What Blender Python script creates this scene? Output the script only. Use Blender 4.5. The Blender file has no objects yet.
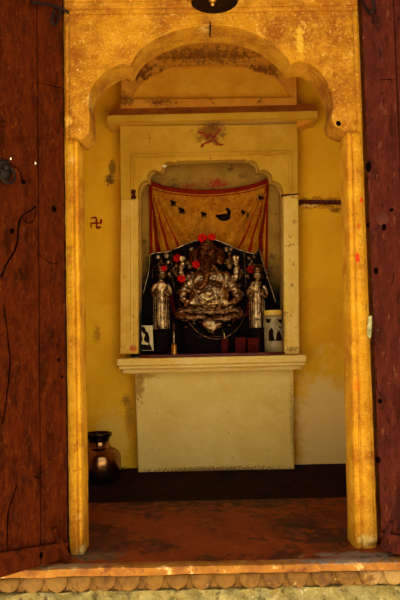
import bpy, bmesh, math, random
from mathutils import Vector, Matrix, noise
random.seed(7)
S = bpy.context.scene
COL = S.collection
PI = math.pi

# ------------------------------------------------------------------ camera
F = 620.0
CY, CH = -2.0, 0.690
PITCH, ROLL = math.radians(3.2), math.radians(1.25)
fwd = Vector((0, math.cos(PITCH), math.sin(PITCH)))
u0 = Vector((0, -math.sin(PITCH), math.cos(PITCH)))
ex = Vector((1, 0, 0))
rt = math.cos(ROLL) * ex - math.sin(ROLL) * u0
up = math.sin(ROLL) * ex + math.cos(ROLL) * u0
CAM = Vector((0, CY, CH))


def ray(px, py):
    return fwd + rt * ((px - 200) / F) + up * ((300 - py) / F)


def P(px, py, Y):
    """the point of the place seen at (px, py) that stands at depth Y"""
    d = ray(px, py)
    return CAM + d * ((Y - CY) / d.y)


def onz(px, py, z):
    d = ray(px, py)
    return CAM + d * ((z - CH) / d.z)


def onplane(px, py, p0, n):
    d = ray(px, py)
    return CAM + d * ((p0 - CAM).dot(n) / d.dot(n))


def unit(Y):
    return (Y - CY) / F          # metres per pixel at depth Y


# ------------------------------------------------------------------ materials
def lin(c):
    out = []
    for v in c:
        v = v / 255.0
        out.append(v / 12.92 if v <= 0.04045 else ((v + 0.055) / 1.055) ** 2.4)
    return tuple(out) + (1.0,)


def mk(name, c1, c2=None, c3=None, scale=6, rough=0.85, metal=0.0, bump=0.3, bscale=40, stretch=(1, 1, 1),
       specks=(), stains=(), spec=0.3, contrast=(0.35, 0.65), bdist=0.01):
    """c1..c3 mixed by a broad noise; specks = (colour, scale, threshold, strength); stains = (centre, radius xyz, colour, strength, ragged)"""
    m = bpy.data.materials.new(name)
    m.use_nodes = True
    nt = m.node_tree
    N, L = nt.nodes, nt.links
    b = N['Principled BSDF']
    tc = N.new('ShaderNodeTexCoord')
    mp = N.new('ShaderNodeMapping')
    mp.inputs['Scale'].default_value = stretch
    L.new(tc.outputs['Object'], mp.inputs['Vector'])

    def nz(sc, det=6, r=0.6, vec=None):
        n = N.new('ShaderNodeTexNoise')
        n.inputs['Scale'].default_value = sc
        n.inputs['Detail'].default_value = det
        n.inputs['Roughness'].default_value = r
        L.new(vec or mp.outputs['Vector'], n.inputs['Vector'])
        return n.outputs['Fac']

    def mix(fac, a, c):
        x = N.new('ShaderNodeMix')
        x.data_type = 'RGBA'
        L.new(fac, x.inputs[0])
        if isinstance(a, tuple):
            x.inputs[6].default_value = a
        else:
            L.new(a, x.inputs[6])
        x.inputs[7].default_value = c
        return x.outputs[2]

    def mr(fac, a0, a1, b0=0.0, b1=1.0):
        r = N.new('ShaderNodeMapRange')
        r.clamp = True
        r.inputs[1].default_value = a0
        r.inputs[2].default_value = a1
        r.inputs[3].default_value = b0
        r.inputs[4].default_value = b1
        L.new(fac, r.inputs[0])
        return r.outputs[0]

    col = lin(c1)
    if c2:
        col = mix(mr(nz(scale), *contrast), col, lin(c2))
    if c3:
        col = mix(mr(nz(scale * 2.7, 8, 0.7), 0.45, 0.75), col, lin(c3))
    for (sc, sscale, th, st) in specks:
        f = mr(nz(sscale, 5, 0.65), th, th + 0.06, 0, st)
        col = mix(f, col if not isinstance(col, tuple) else col, lin(sc))
    for (cen, rad, sc, st, rag) in stains:
        m2 = N.new('ShaderNodeMapping')
        m2.vector_type = 'TEXTURE'
        m2.inputs['Location'].default_value = cen
        m2.inputs['Scale'].default_value = rad
        L.new(tc.outputs['Object'], m2.inputs['Vector'])
        ln = N.new('ShaderNodeVectorMath')
        ln.operation = 'LENGTH'
        L.new(m2.outputs['Vector'], ln.inputs[0])
        nn = nz(min(90, 2.6 / max(min(rad[0], rad[2]), 0.004)), 9, 0.75, tc.outputs['Object'])
        ad = N.new('ShaderNodeMath')
        ad.operation = 'MULTIPLY_ADD'
        L.new(nn, ad.inputs[0])
        ad.inputs[1].default_value = rag * 2.6
        L.new(ln.outputs['Value'], ad.inputs[2])
        hi = 1.0 + rag * 1.3 - .12
        f = mr(ad.outputs[0], hi - 0.35, hi, st, 0)
        col = mix(f, col, lin(sc))
    if isinstance(col, tuple):
        b.inputs['Base Color'].default_value = col
    else:
        L.new(col, b.inputs['Base Color'])
    b.inputs['Roughness'].default_value = rough
    b.inputs['Metallic'].default_value = metal
    b.inputs['Specular IOR Level'].default_value = spec
    if bump:
        bp = N.new('ShaderNodeBump')
        bp.inputs['Strength'].default_value = bump
        bp.inputs['Distance'].default_value = bdist
        L.new(nz(bscale, 8, 0.65), bp.inputs['Height'])
        L.new(bp.outputs['Normal'], b.inputs['Normal'])
    return m


YF = 1.19      # face of the raised breast that holds the niche
YW = 1.30      # wall on either side of it
v3 = lambda p: (p.x, p.y, p.z)


def stain(px, py, Y, rx, rz, col, st, rag=1.2):
    p = P(px, py, Y)
    k = unit(Y)
    return (v3(p), (rx * k, 0.05, rz * k), col, st, rag)


M = {}
M['arch'] = mk('ochre_sandstone', (162, 107, 8), (124, 68, 4), (182, 128, 28), scale=6, rough=0.8, bump=0.8, bscale=70, spec=.12, contrast=(.42, .6),
               specks=[((128, 66, 6), 9, 0.58, 0.5), ((206, 160, 66), 14, 0.63, 0.45), ((204, 158, 70), 120, 0.57, 0.4), ((100, 50, 4), 150, 0.57, 0.45), ((222, 190, 112), 44, 0.68, .7)],
               stains=[stain(361, 200, 0, 2.2, 4, (190, 40, 14), .9), stain(358, 226, 0, 2, 4, (190, 60, 20), .7), stain(357.5, 258, 0, 2.6, 6, (196, 36, 14), .95),
                       stain(357, 385, 0, 4, 9, (196, 104, 10), .7),
                       stain(72, 160, 0, 5, 4, (206, 166, 86), .6), stain(92, 100, -.03, 9, 9, (206, 166, 86), .6), stain(205, 33, -.0, 10, 6, (200, 160, 80), .6),
                       stain(300, 40, -.03, 6, 20, (204, 158, 44), .6), stain(84, 28, -.03, 14, 5, (130, 82, 10), .7),
                       stain(83, 552, 0, 8, 7, (200, 172, 104), .7), stain(368, 541, 0, 12, 8, (200, 172, 104), .7), stain(374, 545, 0, 8, 4, (90, 50, 10), .7)])
M['jamb'] = mk('worn_ochre_sandstone', (186, 128, 12), (158, 94, 6), (204, 150, 36), scale=6, rough=0.8, bump=0.8, bscale=70, spec=.12, contrast=(.42, .6),  # arch stone, colour lifted in place of light missing on the jambs
               specks=[((128, 66, 6), 9, 0.58, 0.5), ((206, 160, 66), 14, 0.63, 0.45), ((204, 158, 70), 120, 0.57, 0.4), ((100, 50, 4), 150, 0.57, 0.45), ((222, 190, 112), 44, 0.68, .7)],
               stains=[stain(361, 200, 0, 2.2, 4, (190, 40, 14), .9), stain(358, 226, 0, 2, 4, (190, 60, 20), .7), stain(357.5, 258, 0, 2.6, 6, (196, 36, 14), .95),
                       stain(357, 385, 0, 4, 9, (196, 104, 10), .7),
                       stain(72, 160, 0, 5, 4, (206, 166, 86), .6), stain(92, 100, -.03, 9, 9, (206, 166, 86), .6), stain(205, 33, -.0, 10, 6, (200, 160, 80), .6),
                       stain(300, 40, -.03, 6, 20, (204, 158, 44), .6), stain(84, 28, -.03, 14, 5, (130, 82, 10), .7),
                       stain(83, 552, 0, 8, 7, (200, 172, 104), .7), stain(368, 541, 0, 12, 8, (200, 172, 104), .7), stain(374, 545, 0, 8, 4, (90, 50, 10), .7)])
M['wall'] = mk('ochre_limewash_wall', (236, 182, 22), (222, 160, 14), (238, 188, 36), scale=2.5, rough=0.9, bump=0.15, bscale=30,
               specks=[((130, 80, 20), 45, 0.70, 0.7)],
               stains=[(v3(P(326, 440, YW)), (.22, .2, .50), (236, 206, 128), .75, .6), (v3(P(112, 440, YW)), (.12, .2, .22), (232, 200, 96), .5, .8), stain(112, 168, YW, 5, 11, (130, 90, 24), .85, 1.3), stain(109.5, 180, YW, 6, 7, (84, 54, 16), .9, 1.3),
                       stain(126, 400, YW, 5, 6, (120, 84, 26), .7, 1.9), stain(129, 415, YW, 5, 22, (150, 104, 30), .6, 1.7),
                       stain(97, 334, YW, 4, 10, (150, 92, 20), .6, 1.8),
                       stain(320, 203, YW, 40, 7, (150, 82, 16), .8, 1.5), stain(336, 210, YW, 8, 3.5, (104, 40, 10), .8, 1.8), stain(310, 205, YW, 9, 2.5, (240, 200, 120), .8, 1.6),
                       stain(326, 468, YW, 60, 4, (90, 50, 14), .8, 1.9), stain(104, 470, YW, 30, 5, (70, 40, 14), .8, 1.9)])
NICHE_SHADE = (40, 20, 8)
M['upper'] = mk('ochre_upper_field', (236, 172, 34), (222, 150, 24), (240, 184, 50), scale=4, rough=.9, bump=.15, specks=[((130, 70, 16), 40, .67, .6)])
M['breast'] = mk('pale_ochre_plaster', (214, 164, 40), (198, 146, 28), (220, 176, 62), scale=3, rough=0.88, bump=0.2, bscale=34,
                 specks=[((150, 96, 26), 40, 0.69, 0.6)],
                 stains=[stain(211, 134, YF, 19, 13, (124, 70, 18), .8, 1.0), stain(216, 126, YF, 12, 6, (110, 56, 14), .6, 1.2),
                         stain(132, 348, YF, 3.5, 5, (190, 40, 16), .8, 1.5)])
M['lunette'] = mk('stained_upper_plaster', (224, 154, 40), (206, 130, 28), (230, 168, 56), scale=4, rough=0.9, bump=0.25, bscale=34,
                  specks=[((110, 44, 14), 24, 0.60, 0.75), ((96, 38, 14), 60, 0.64, 0.7)],
                  stains=[stain(140, 72, YF, 16, 12, (104, 46, 16), .85, 2.0), stain(205, 55, YF, 60, 10, (120, 60, 20), .7, 2.0), stain(262, 70, YF, 22, 8, (110, 50, 18), .75, 2.0),
                          stain(160, 102, YF, 14, 5, (100, 40, 16), .8, 2.0), stain(126, 100, YF, 10, 8, (104, 46, 16), .7, 2.0)])
M['pilaster'] = mk('whitewashed_stone', (236, 200, 100), (222, 178, 70), (240, 208, 120), scale=6, rough=0.85, bump=0.3, bscale=40,
                   specks=[((150, 90, 16), 26, 0.59, 0.7), ((110, 60, 12), 60, .66, .7)],
                   stains=[stain(133, 349, 1.18, 4, 4, (196, 44, 16), .8, 1.5), stain(293, 349, 1.18, 10, 3, (130, 84, 26), .7, 1.9), stain(284, 330, 1.18, 3, 20, (150, 100, 30), .6, 1.7)])
M['pilaster_plain'] = mk('worn_ochre_stone', (226, 182, 74), (212, 162, 52), (232, 190, 94), scale=6, rough=0.85, bump=0.3, bscale=40, specks=[((150, 90, 16), 26, 0.60, 0.6), ((110, 60, 12), 60, .66, .7)], stains=[stain(133, 349, 1.18, 4, 4, (196, 44, 16), .8, 1.5)])
M['pedestal'] = mk('cream_plaster', (234, 202, 108), (222, 184, 84), (238, 208, 124), scale=3.5, rough=0.9, bump=0.3, bscale=26,
                   specks=[((160, 116, 40), 36, 0.66, 0.6), ((110, 76, 24), 80, 0.70, 0.7)],
                   stains=[stain(139, 385, 1.2, 6, 22, (150, 100, 26), .75, 1.7), stain(146, 376, 1.2, 14, 4, (170, 120, 40), .6, 1.7), stain(215, 470, 1.2, 90, 4, (120, 78, 24), .8, 1.9),
                           stain(292, 420, 1.2, 3, 45, (150, 110, 40), .6, 1.7)])
M['ledge'] = mk('pale_stone_ledge', (236, 200, 104), (224, 178, 78), (240, 210, 130), scale=5, rough=0.8, bump=0.3, bscale=30,
                specks=[((150, 96, 30), 30, 0.66, 0.6)])
M['cornice_top'] = mk('dirt_on_cornice', (178, 104, 22), (150, 80, 14), (190, 120, 36), scale=7, rough=0.95, bump=0.3,  # browner than the cornice face
                      specks=[((90, 36, 10), 30, 0.6, 0.7)])
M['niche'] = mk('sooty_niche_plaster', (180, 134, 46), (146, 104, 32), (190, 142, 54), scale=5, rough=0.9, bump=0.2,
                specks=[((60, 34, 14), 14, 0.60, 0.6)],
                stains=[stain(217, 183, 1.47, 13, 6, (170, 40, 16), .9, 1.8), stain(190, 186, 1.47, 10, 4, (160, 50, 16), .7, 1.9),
                        (v3(P(210, 345, 1.4)), (.9, .6, .66), (7, 4, 2), .99, .35)])  # last entry: shade low in the niche, painted into the colour as near-black
M['niche_floor'] = mk('black_sooty_shelf', (20, 8, 5), (34, 12, 7), scale=12, rough=0.6, bump=0.2)  # near-black over the whole shelf
M['red_board'] = mk('dark_red_painted_board', (92, 22, 10), (70, 14, 6), (110, 40, 14), scale=14, rough=0.6, bump=0.2, stretch=(.4, 1, 1))
M['floor'] = mk('red_brown_floor', (128, 50, 6), (88, 30, 4), (140, 62, 8), scale=4, rough=0.7, bump=0.25, bscale=20, spec=.18,
                specks=[((44, 16, 5), 6, 0.54, 0.75), ((26, 11, 6), 20, 0.60, 0.8), ((210, 170, 110), 60, 0.74, .5)],
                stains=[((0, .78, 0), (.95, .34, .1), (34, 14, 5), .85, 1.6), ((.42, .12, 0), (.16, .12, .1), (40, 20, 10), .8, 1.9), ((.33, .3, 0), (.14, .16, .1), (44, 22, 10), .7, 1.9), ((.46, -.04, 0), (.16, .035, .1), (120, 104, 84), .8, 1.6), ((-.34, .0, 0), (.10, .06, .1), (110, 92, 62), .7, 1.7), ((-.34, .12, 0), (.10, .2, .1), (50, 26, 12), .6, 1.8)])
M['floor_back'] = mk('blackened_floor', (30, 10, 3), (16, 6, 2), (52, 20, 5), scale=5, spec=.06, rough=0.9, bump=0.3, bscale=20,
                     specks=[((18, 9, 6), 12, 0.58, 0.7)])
M['sill'] = mk('ochre_sill_stone', (150, 94, 12), (112, 58, 4), (166, 108, 24), scale=9, rough=0.75, bump=0.5, bscale=40,
               specks=[((206, 172, 108), 24, 0.59, 0.7), ((92, 36, 4), 16, 0.56, 0.75), ((60, 26, 6), 60, .63, .8)],
               stains=[((.42, -.05, 0), (.22, .08, .012), (120, 110, 96), .8, 1.6), ((-.42, -.05, 0), (.14, .07, .012), (130, 110, 80), .7, 1.7)])
M['frieze'] = mk('carved_petal_stone', (114, 74, 10), (80, 46, 5), (134, 92, 20), scale=12, rough=0.8, bump=0.5, bscale=50,
                 specks=[((184, 150, 84), 24, 0.64, 0.7), ((80, 42, 8), 26, 0.60, 0.7)],
                 stains=[((-.5, -.09, -.05), (.16, .06, .06), (130, 92, 36), .5, 1.6), ((.56, -.09, -.05), (.10, .06, .06), (160, 124, 66), .7, 1.6)])
M['base'] = mk('rough_whitewashed_rubble', (150, 132, 72), (124, 102, 42), (176, 160, 104), scale=12, rough=0.95, bump=0.9, bscale=30, bdist=.02,
               specks=[((116, 70, 22), 16, 0.62, 0.7), ((60, 42, 16), 40, 0.57, 0.7), ((210, 200, 160), 60, .62, .7)])
M['ceiling'] = mk('ochre_ceiling', (214, 160, 70), (196, 140, 56), scale=4)
M['roofwood'] = mk('dark_roof_boards', (70, 44, 22), (54, 32, 15), scale=5, rough=.9)  # dark, so the added overhead slab sends little light down
M['ground'] = mk('dusty_ground', (224, 212, 180), (212, 198, 164), scale=2, rough=0.95)
WOODSP = [((34, 9, 2), 6, 0.56, 0.5), ((94, 40, 5), 26, 0.62, 0.45), ((22, 6, 2), 44, 0.60, 0.6), ((110, 62, 22), 90, 0.62, 0.6), ((150, 110, 70), 60, 0.73, .6)]
M['wood_left'] = mk('dark_red_brown_door_wood', (66, 19, 1.5), (44, 11, 1), (82, 30, 3), scale=12, rough=0.9, bump=0.8, bscale=24, stretch=(2.2, 2.2, .8), specks=WOODSP, spec=.03)
M['wood_right'] = mk('dull_maroon_door_wood', (72, 24, 13), (52, 16, 8), (88, 35, 21), scale=8, rough=0.85, bump=0.8, bscale=22, stretch=(2, 2, .8),
                     specks=[((38, 11, 6), 8, 0.57, 0.6), ((116, 62, 42), 20, 0.61, 0.5), ((28, 8, 4), 30, 0.58, 0.75), ((130, 84, 62), 80, .64, .5)], spec=.06)
M['gap'] = mk('black_crack', (9, 3, 1), rough=1, bump=0, spec=0)
M['iron'] = mk('blackened_iron', (34, 20, 12), (20, 12, 8), scale=20, rough=0.5, metal=0.6, bump=0.3)
M['rust'] = mk('rusty_iron', (84, 30, 8), (60, 20, 6), scale=40, rough=0.9, bump=0.5)
M['bell'] = mk('dark_bronze', (70, 40, 16), (48, 26, 10), scale=20, rough=0.32, metal=0.9, bump=0.1)
M['clapper'] = mk('worn_bronze', (190, 140, 60), (160, 110, 40), scale=20, rough=0.3, metal=0.9, bump=0.05)
M['redpaint'] = mk('red_vermilion_paint', (176, 24, 6), (150, 44, 10), scale=60, rough=0.9, bump=0.1)
M['redpaint_faded'] = mk('faded_red_paint', (164, 60, 22), (140, 44, 16), scale=60, rough=0.9, bump=0.1)
M['faint'] = mk('faded_orange_paint', (196, 118, 30), (180, 100, 26), scale=60, rough=0.9, bump=0)
M['silver'] = mk('tarnished_silver', (200, 158, 100), (92, 52, 22), (244, 222, 168), scale=30, rough=0.15, metal=1.0, bump=.6, bscale=60, bdist=.010,
                 specks=[((22, 9, 4), 40, 0.55, 0.9)])
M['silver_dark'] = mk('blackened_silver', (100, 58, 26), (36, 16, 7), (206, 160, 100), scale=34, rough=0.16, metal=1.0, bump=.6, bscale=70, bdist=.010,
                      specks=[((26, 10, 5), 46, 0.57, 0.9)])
M['copper'] = mk('vermilion_smeared_copper', (84, 38, 12), (36, 15, 5), (180, 116, 50), scale=40, rough=0.24, metal=0.9, bump=.7, bscale=60, bdist=.010,
                 specks=[((40, 14, 6), 44, 0.56, 0.8)])
M['black'] = mk('black_velvet_panel', (10, 5, 3), (16, 7, 4), scale=20, rough=0.9, bump=0.2, spec=.1)
M['dkwood'] = mk('sooty_wood_block', (10, 4, 2), (20, 7, 4), scale=14, rough=0.8, bump=0.3, spec=.08)  # near-black wood for seat and plinths
M['flower'] = mk('red_petals', (214, 20, 4), (180, 12, 3), scale=60, spec=.08, rough=0.9, bump=0.2)
M['ribbon'] = mk('maroon_ribbon', (84, 10, 4), (60, 8, 4), scale=40, spec=.1, rough=0.8, bump=0.2)
M['gold'] = mk('gold_brocade_cloth', (196, 122, 14), (164, 90, 8), (214, 148, 28), scale=10, rough=0.6, bump=0.5, bscale=120, bdist=.004,
               specks=[((100, 40, 4), 70, 0.55, 0.6), ((214, 160, 60), 80, 0.62, 0.6)], spec=.08)
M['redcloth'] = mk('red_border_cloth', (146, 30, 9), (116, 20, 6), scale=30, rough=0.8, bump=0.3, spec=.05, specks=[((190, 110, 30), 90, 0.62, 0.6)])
M['print'] = mk('black_print', (20, 9, 4), (32, 14, 6), scale=40, rough=0.9, bump=0, spec=.05)
M['jar'] = mk('clear_frosted_plastic', (150, 130, 78), (130, 110, 64), scale=30, rough=0.35, bump=0, spec=.5)
M['jarlid'] = mk('yellow_plastic_lid', (226, 186, 72), (214, 170, 58), scale=20, rough=0.45, bump=0, spec=.5)
M['jarlabel'] = mk('faded_jar_label', (160, 142, 100), (134, 112, 72), scale=40, rough=0.5, bump=0, specks=[((50, 34, 26), 60, 0.60, 0.9)])
M['jarcontents'] = mk('pale_yellow_powder', (220, 196, 104), rough=0.8, bump=0)
M['card'] = mk('cream_card', (226, 206, 148), (206, 182, 120), scale=40, rough=0.7, bump=0)
M['brass'] = mk('dull_brass', (190, 140, 56), (150, 100, 34), scale=30, rough=0.28, metal=1.0, bump=0.1)
M['steelpot'] = mk('tarnished_pot_metal', (150, 108, 66), (112, 74, 42), (170, 128, 80), scale=8, rough=0.16, metal=1.0, bump=0.12, bscale=14)
M['potdark'] = mk('dark_pot_rim', (58, 36, 24), (40, 24, 16), scale=10, rough=0.25, metal=1.0, bump=0.1)
M['paper'] = mk('greenish_paper_slip', (196, 186, 130), (120, 120, 70), scale=60, rough=0.8, bump=0)
M['glint'] = mk('white_chip', (240, 226, 180), rough=0.6, bump=0)  # near-white colour standing in for bright glints


# ------------------------------------------------------------------ mesh helpers
def link(name, bm, m, parent=None, smooth=35, bevel=0, bseg=2):
    bmesh.ops.recalc_face_normals(bm, faces=bm.faces)
    me = bpy.data.meshes.new(name)
    bm.to_mesh(me)
    bm.free()
    o = bpy.data.objects.new(name, me)
    COL.objects.link(o)
    for x in (m if isinstance(m, (list, tuple)) else [m]):
        me.materials.append(M[x])
    if smooth:
        me.shade_smooth()
        me.set_sharp_from_angle(angle=math.radians(smooth))
    if bevel:
        b = o.modifiers.new('bevel', 'BEVEL')
        b.width = bevel
        b.segments = bseg
        b.limit_method = 'ANGLE'
        b.angle_limit = math.radians(40)
    if parent:
        o.parent = parent
        w = Matrix.Translation(parent.location)
        if parent.parent:
            w = Matrix.Identity(4)
        if parent.type == 'EMPTY':
            o.matrix_parent_inverse = Matrix.LocRotScale(parent.location, parent.rotation_euler, None).inverted()
    return o


def tag(o, label, cat, group=None, kind=None):
    o['label'] = label
    o['category'] = cat
    if group:
        o['group'] = group
    if kind:
        o['kind'] = kind
    return o


def thing(name, label, cat, loc, group=None, kind=None):
    o = bpy.data.objects.new(name, None)
    o.empty_display_size = .05
    COL.objects.link(o)
    o.location = loc
    return tag(o, label, cat, group, kind)


def B():
    return bmesh.new()


def prism(bm, pts, dy, back=None):
    """polygon of points, extruded by dy along +Y (or to given back points)"""
    f = [bm.verts.new(p) for p in pts]
    g = [bm.verts.new(q) for q in (back or [p + Vector((0, dy, 0)) for p in pts])]
    bm.faces.new(f)
    bm.faces.new(list(reversed(g)))
    n = len(f)
    for i in range(n):
        bm.faces.new((f[i], g[i], g[(i + 1) % n], f[(i + 1) % n]))


def pprism(bm, px, Y, dy):
    prism(bm, [P(x, y, Y) for x, y in px], dy)


def prect(bm, x0, y0, x1, y1, Y, dy):
    pprism(bm, [(x0, y0), (x1, y0), (x1, y1), (x0, y1)], Y, dy)


def box(bm, a, b):
    x0, y0, z0 = a
    x1, y1, z1 = b
    prism(bm, [Vector((x0, y0, z0)), Vector((x1, y0, z0)), Vector((x1, y0, z1)), Vector((x0, y0, z1))], y1 - y0)


def lathe(bm, prof, c, seg=32, sx=1, sy=1):
    rings = []
    for r, z in prof:
        if r < 1e-5:
            rings.append([bm.verts.new((c[0], c[1], c[2] + z))])
        else:
            rings.append([bm.verts.new((c[0] + r * sx * math.cos(2 * PI * k / seg), c[1] + r * sy * math.sin(2 * PI * k / seg), c[2] + z)) for k in range(seg)])
    for a, b in zip(rings, rings[1:]):
        for k in range(seg):
            k2 = (k + 1) % seg
            if len(a) == 1 and len(b) == 1:
                continue
            if len(a) == 1:
                bm.faces.new((a[0], b[k2], b[k]))
            elif len(b) == 1:
                bm.faces.new((a[k], a[k2], b[0]))
            else:
                bm.faces.new((a[k], a[k2], b[k2], b[k]))
    for r_ in (rings[0], rings[-1]):
        if len(r_) > 1:
            try:
                bm.faces.new(r_)
            except ValueError:
                pass


def tube(bm, pts, rad, seg=8, closed=False):
    pts = [Vector(p) for p in pts]
    n = len(pts)
    if not isinstance(rad, (list, tuple)):
        rad = [rad] * n
    rings = []
    ref = None
    for i in range(n):
        if closed:
            t = (pts[(i + 1) % n] - pts[i - 1]).normalized()
        else:
            t = (pts[min(i + 1, n - 1)] - pts[max(i - 1, 0)]).normalized()
        if ref is None:
            ref = Vector((0, 1, 0)) if abs(t.y) < 0.9 else Vector((1, 0, 0))
        a = (ref - t * ref.dot(t)).normalized()
        b = t.cross(a)
        ref = a
        rings.append([bm.verts.new(pts[i] + (a * math.cos(2 * PI * k / seg) + b * math.sin(2 * PI * k / seg)) * rad[i]) for k in range(seg)])
    for i in range(n if closed else n - 1):
        a, b = rings[i], rings[(i + 1) % n]
        for k in range(seg):
            bm.faces.new((a[k], a[(k + 1) % seg], b[(k + 1) % seg], b[k]))
    if not closed:
        bm.faces.new(list(reversed(rings[0])))
        bm.faces.new(rings[-1])


def ell(bm, c, r, seg=16, rings=10, rot=None):
    m = Matrix.Translation(c)
    if rot:
        m = m @ rot
    m = m @ Matrix.Diagonal((r[0], r[1], r[2], 1))
    bmesh.ops.create_uvsphere(bm, u_segments=seg, v_segments=rings, radius=1, matrix=m)


def fused(bm, voxel, it=2):
    """one continuous skin round overlapping solids; returns a bmesh"""
    bmesh.ops.recalc_face_normals(bm, faces=bm.faces)
    me = bpy.data.meshes.new('tmp')
    bm.to_mesh(me)
    bm.free()
    o = bpy.data.objects.new('tmp', me)
    COL.objects.link(o)
    r = o.modifiers.new('r', 'REMESH')
    r.mode = 'VOXEL'
    r.voxel_size = voxel
    s = o.modifiers.new('s', 'SMOOTH')
    s.iterations = it
    s.factor = .5
    dg = bpy.context.evaluated_depsgraph_get()
    e = o.evaluated_get(dg)
    nb = bmesh.new()
    nb.from_mesh(e.to_mesh())
    e.to_mesh_clear()
    bpy.data.objects.remove(o)
    bpy.data.meshes.remove(me)
    return nb


def spline(pts, n=8):
    out = []
    m = len(pts)
    for i in range(m - 1):
        p0, p1, p2, p3 = pts[max(i - 1, 0)], pts[i], pts[i + 1], pts[min(i + 2, m - 1)]
        for k in range(n):
            t = k / n
            out.append(tuple(0.5 * (2 * b + (c - a) * t + (2 * a - 5 * b + 4 * c - d) * t * t + (3 * b - a - 3 * c + d) * t ** 3)
                             for a, b, c, d in zip(p0, p1, p2, p3)))
    out.append(tuple(pts[-1]))
    return out


def wobble(bm, amp, sc, axis=None, seed=0):
    for v in bm.verts:
        d = noise.noise_vector(v.co * sc + Vector((seed, seed * .7, 0))) * amp
        if axis is not None:
            d = Vector([d[i] * axis[i] for i in range(3)])
        v.co += d


# ------------------------------------------------------------------ room shell
b = B(); YJ = onz(212, 500, 0).y
box(b, (-1.6, -.065, -.026), (1.7, YJ, 0)); fl = link('floor', b, 'floor', bevel=.003)
tag(fl, 'red-brown stained stone floor of the shrine chamber just inside the doorway', 'floor', kind='structure')
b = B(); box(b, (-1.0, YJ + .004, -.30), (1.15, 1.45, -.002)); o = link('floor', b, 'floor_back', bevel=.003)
tag(o, 'blackened strip of floor at the foot of the back wall', 'floor', kind='structure')
b = B(); box(b, (-.95, YW, -.002), (1.08, YW + .16, 2.36)); o = link('wall_back', b, 'wall')
# opening cut for the niche: the wall is built as left and right fields either side of the niche box
bpy.data.objects.remove(o)
xl, xr = P(133, 300, YF).x - .021, P(289, 300, YF).x + .021
b = B()
box(b, (-.95, YW, -.002), (xl, YW + .14, 2.36))
box(b, (xl, YW, -.002), (xr, YW + .14, P(210, 372, YW).z))
box(b, (xr, YW, -.002), (1.08, YW + .14, 2.36))
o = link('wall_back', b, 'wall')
tag(o, 'ochre limewashed back wall on both sides of the niche surround', 'wall', kind='structure')
b = B(); box(b, (-.95, .14, 0), (-.80, YW, 2.36)); o = link('wall_left', b, 'wall'); tag(o, 'ochre side wall of the chamber behind the left jamb', 'wall', kind='structure')
b = B(); box(b, (.94, .14, 0), (1.08, YW, 2.36)); o = link('wall_right', b, 'wall'); tag(o, 'ochre side wall of the chamber behind the right jamb', 'wall', kind='structure')
b = B(); box(b, (-.95, .10, 2.36), (1.08, 1.62, 2.5)); o = link('ceiling', b, 'ceiling'); tag(o, 'dim plaster ceiling of the shrine chamber', 'ceiling', kind='structure')
# facade around the doorway
HLx = P(65.5, 300, 0).x
HRx = P(371, 300, 0).x
ZT = P(200, 0, 0).z
b = B()
box(b, (-2.2, .03, -.03), (HLx - .012, .14, 3.0))
box(b, (HRx + .03, .03, -.03), (2.3, .14, 3.0))
box(b, (HLx - .012, .03, P(200, -16, -.03).z + .251), (HRx + .03, .14, 3.0))
o = link('wall_front', b, 'arch'); tag(o, 'plastered outer wall around the doorway behind the open door leaves', 'wall', kind='structure')
b = B(); box(b, (-30, -40, -.46), (30, -.06, -.4)); o = link('ground', b, 'ground'); tag(o, 'dusty ground in front of the doorstep', 'ground', kind='structure')

b = B(); box(b, (-5, -1.75, 2.98), (5, .14, 3.1)); o = link('roof', b, 'roofwood'); tag(o, 'porch roof slab shading the doorway from the sun', 'roof', kind='structure')  # added out of view to block direct sun on the facade

# ------------------------------------------------------------------ threshold with carved petals
YS = -.093
th = thing('threshold_step', 'ochre stone doorstep with a carved lotus petal frieze along its front', 'doorstep', (0, YS, -.08), kind='structure')
b = B()
nx = 160
rowz = [(-.001, YS + .030), (-.001, YS + .02), (-.001, YS + .009), (-.006, YS), (-.024, YS), (-.030, YS + .004), (-.030, YS + .030)]
rings = []
for i in range(nx + 1):
    x = -1.25 + 2.5 * i / nx
    rings.append([b.verts.new((x, y + (noise.noise(Vector((x * 18, z * 30, 3))) * .006 if y < -.05 else 0), z + (noise.noise(Vector((x * 9, z * 20, 8))) * .004 if y < -.05 else 0))) for z, y in rowz])
for a, c in zip(rings, rings[1:]):
    n = len(a)
    for k in range(n):
        b.faces.new((a[k], a[(k + 1) % n], c[(k + 1) % n], c[k]))
b.faces.new(rings[0]); b.faces.new(list(reversed(rings[-1])))
link('slab', b, 'sill', th, smooth=50)
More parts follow.
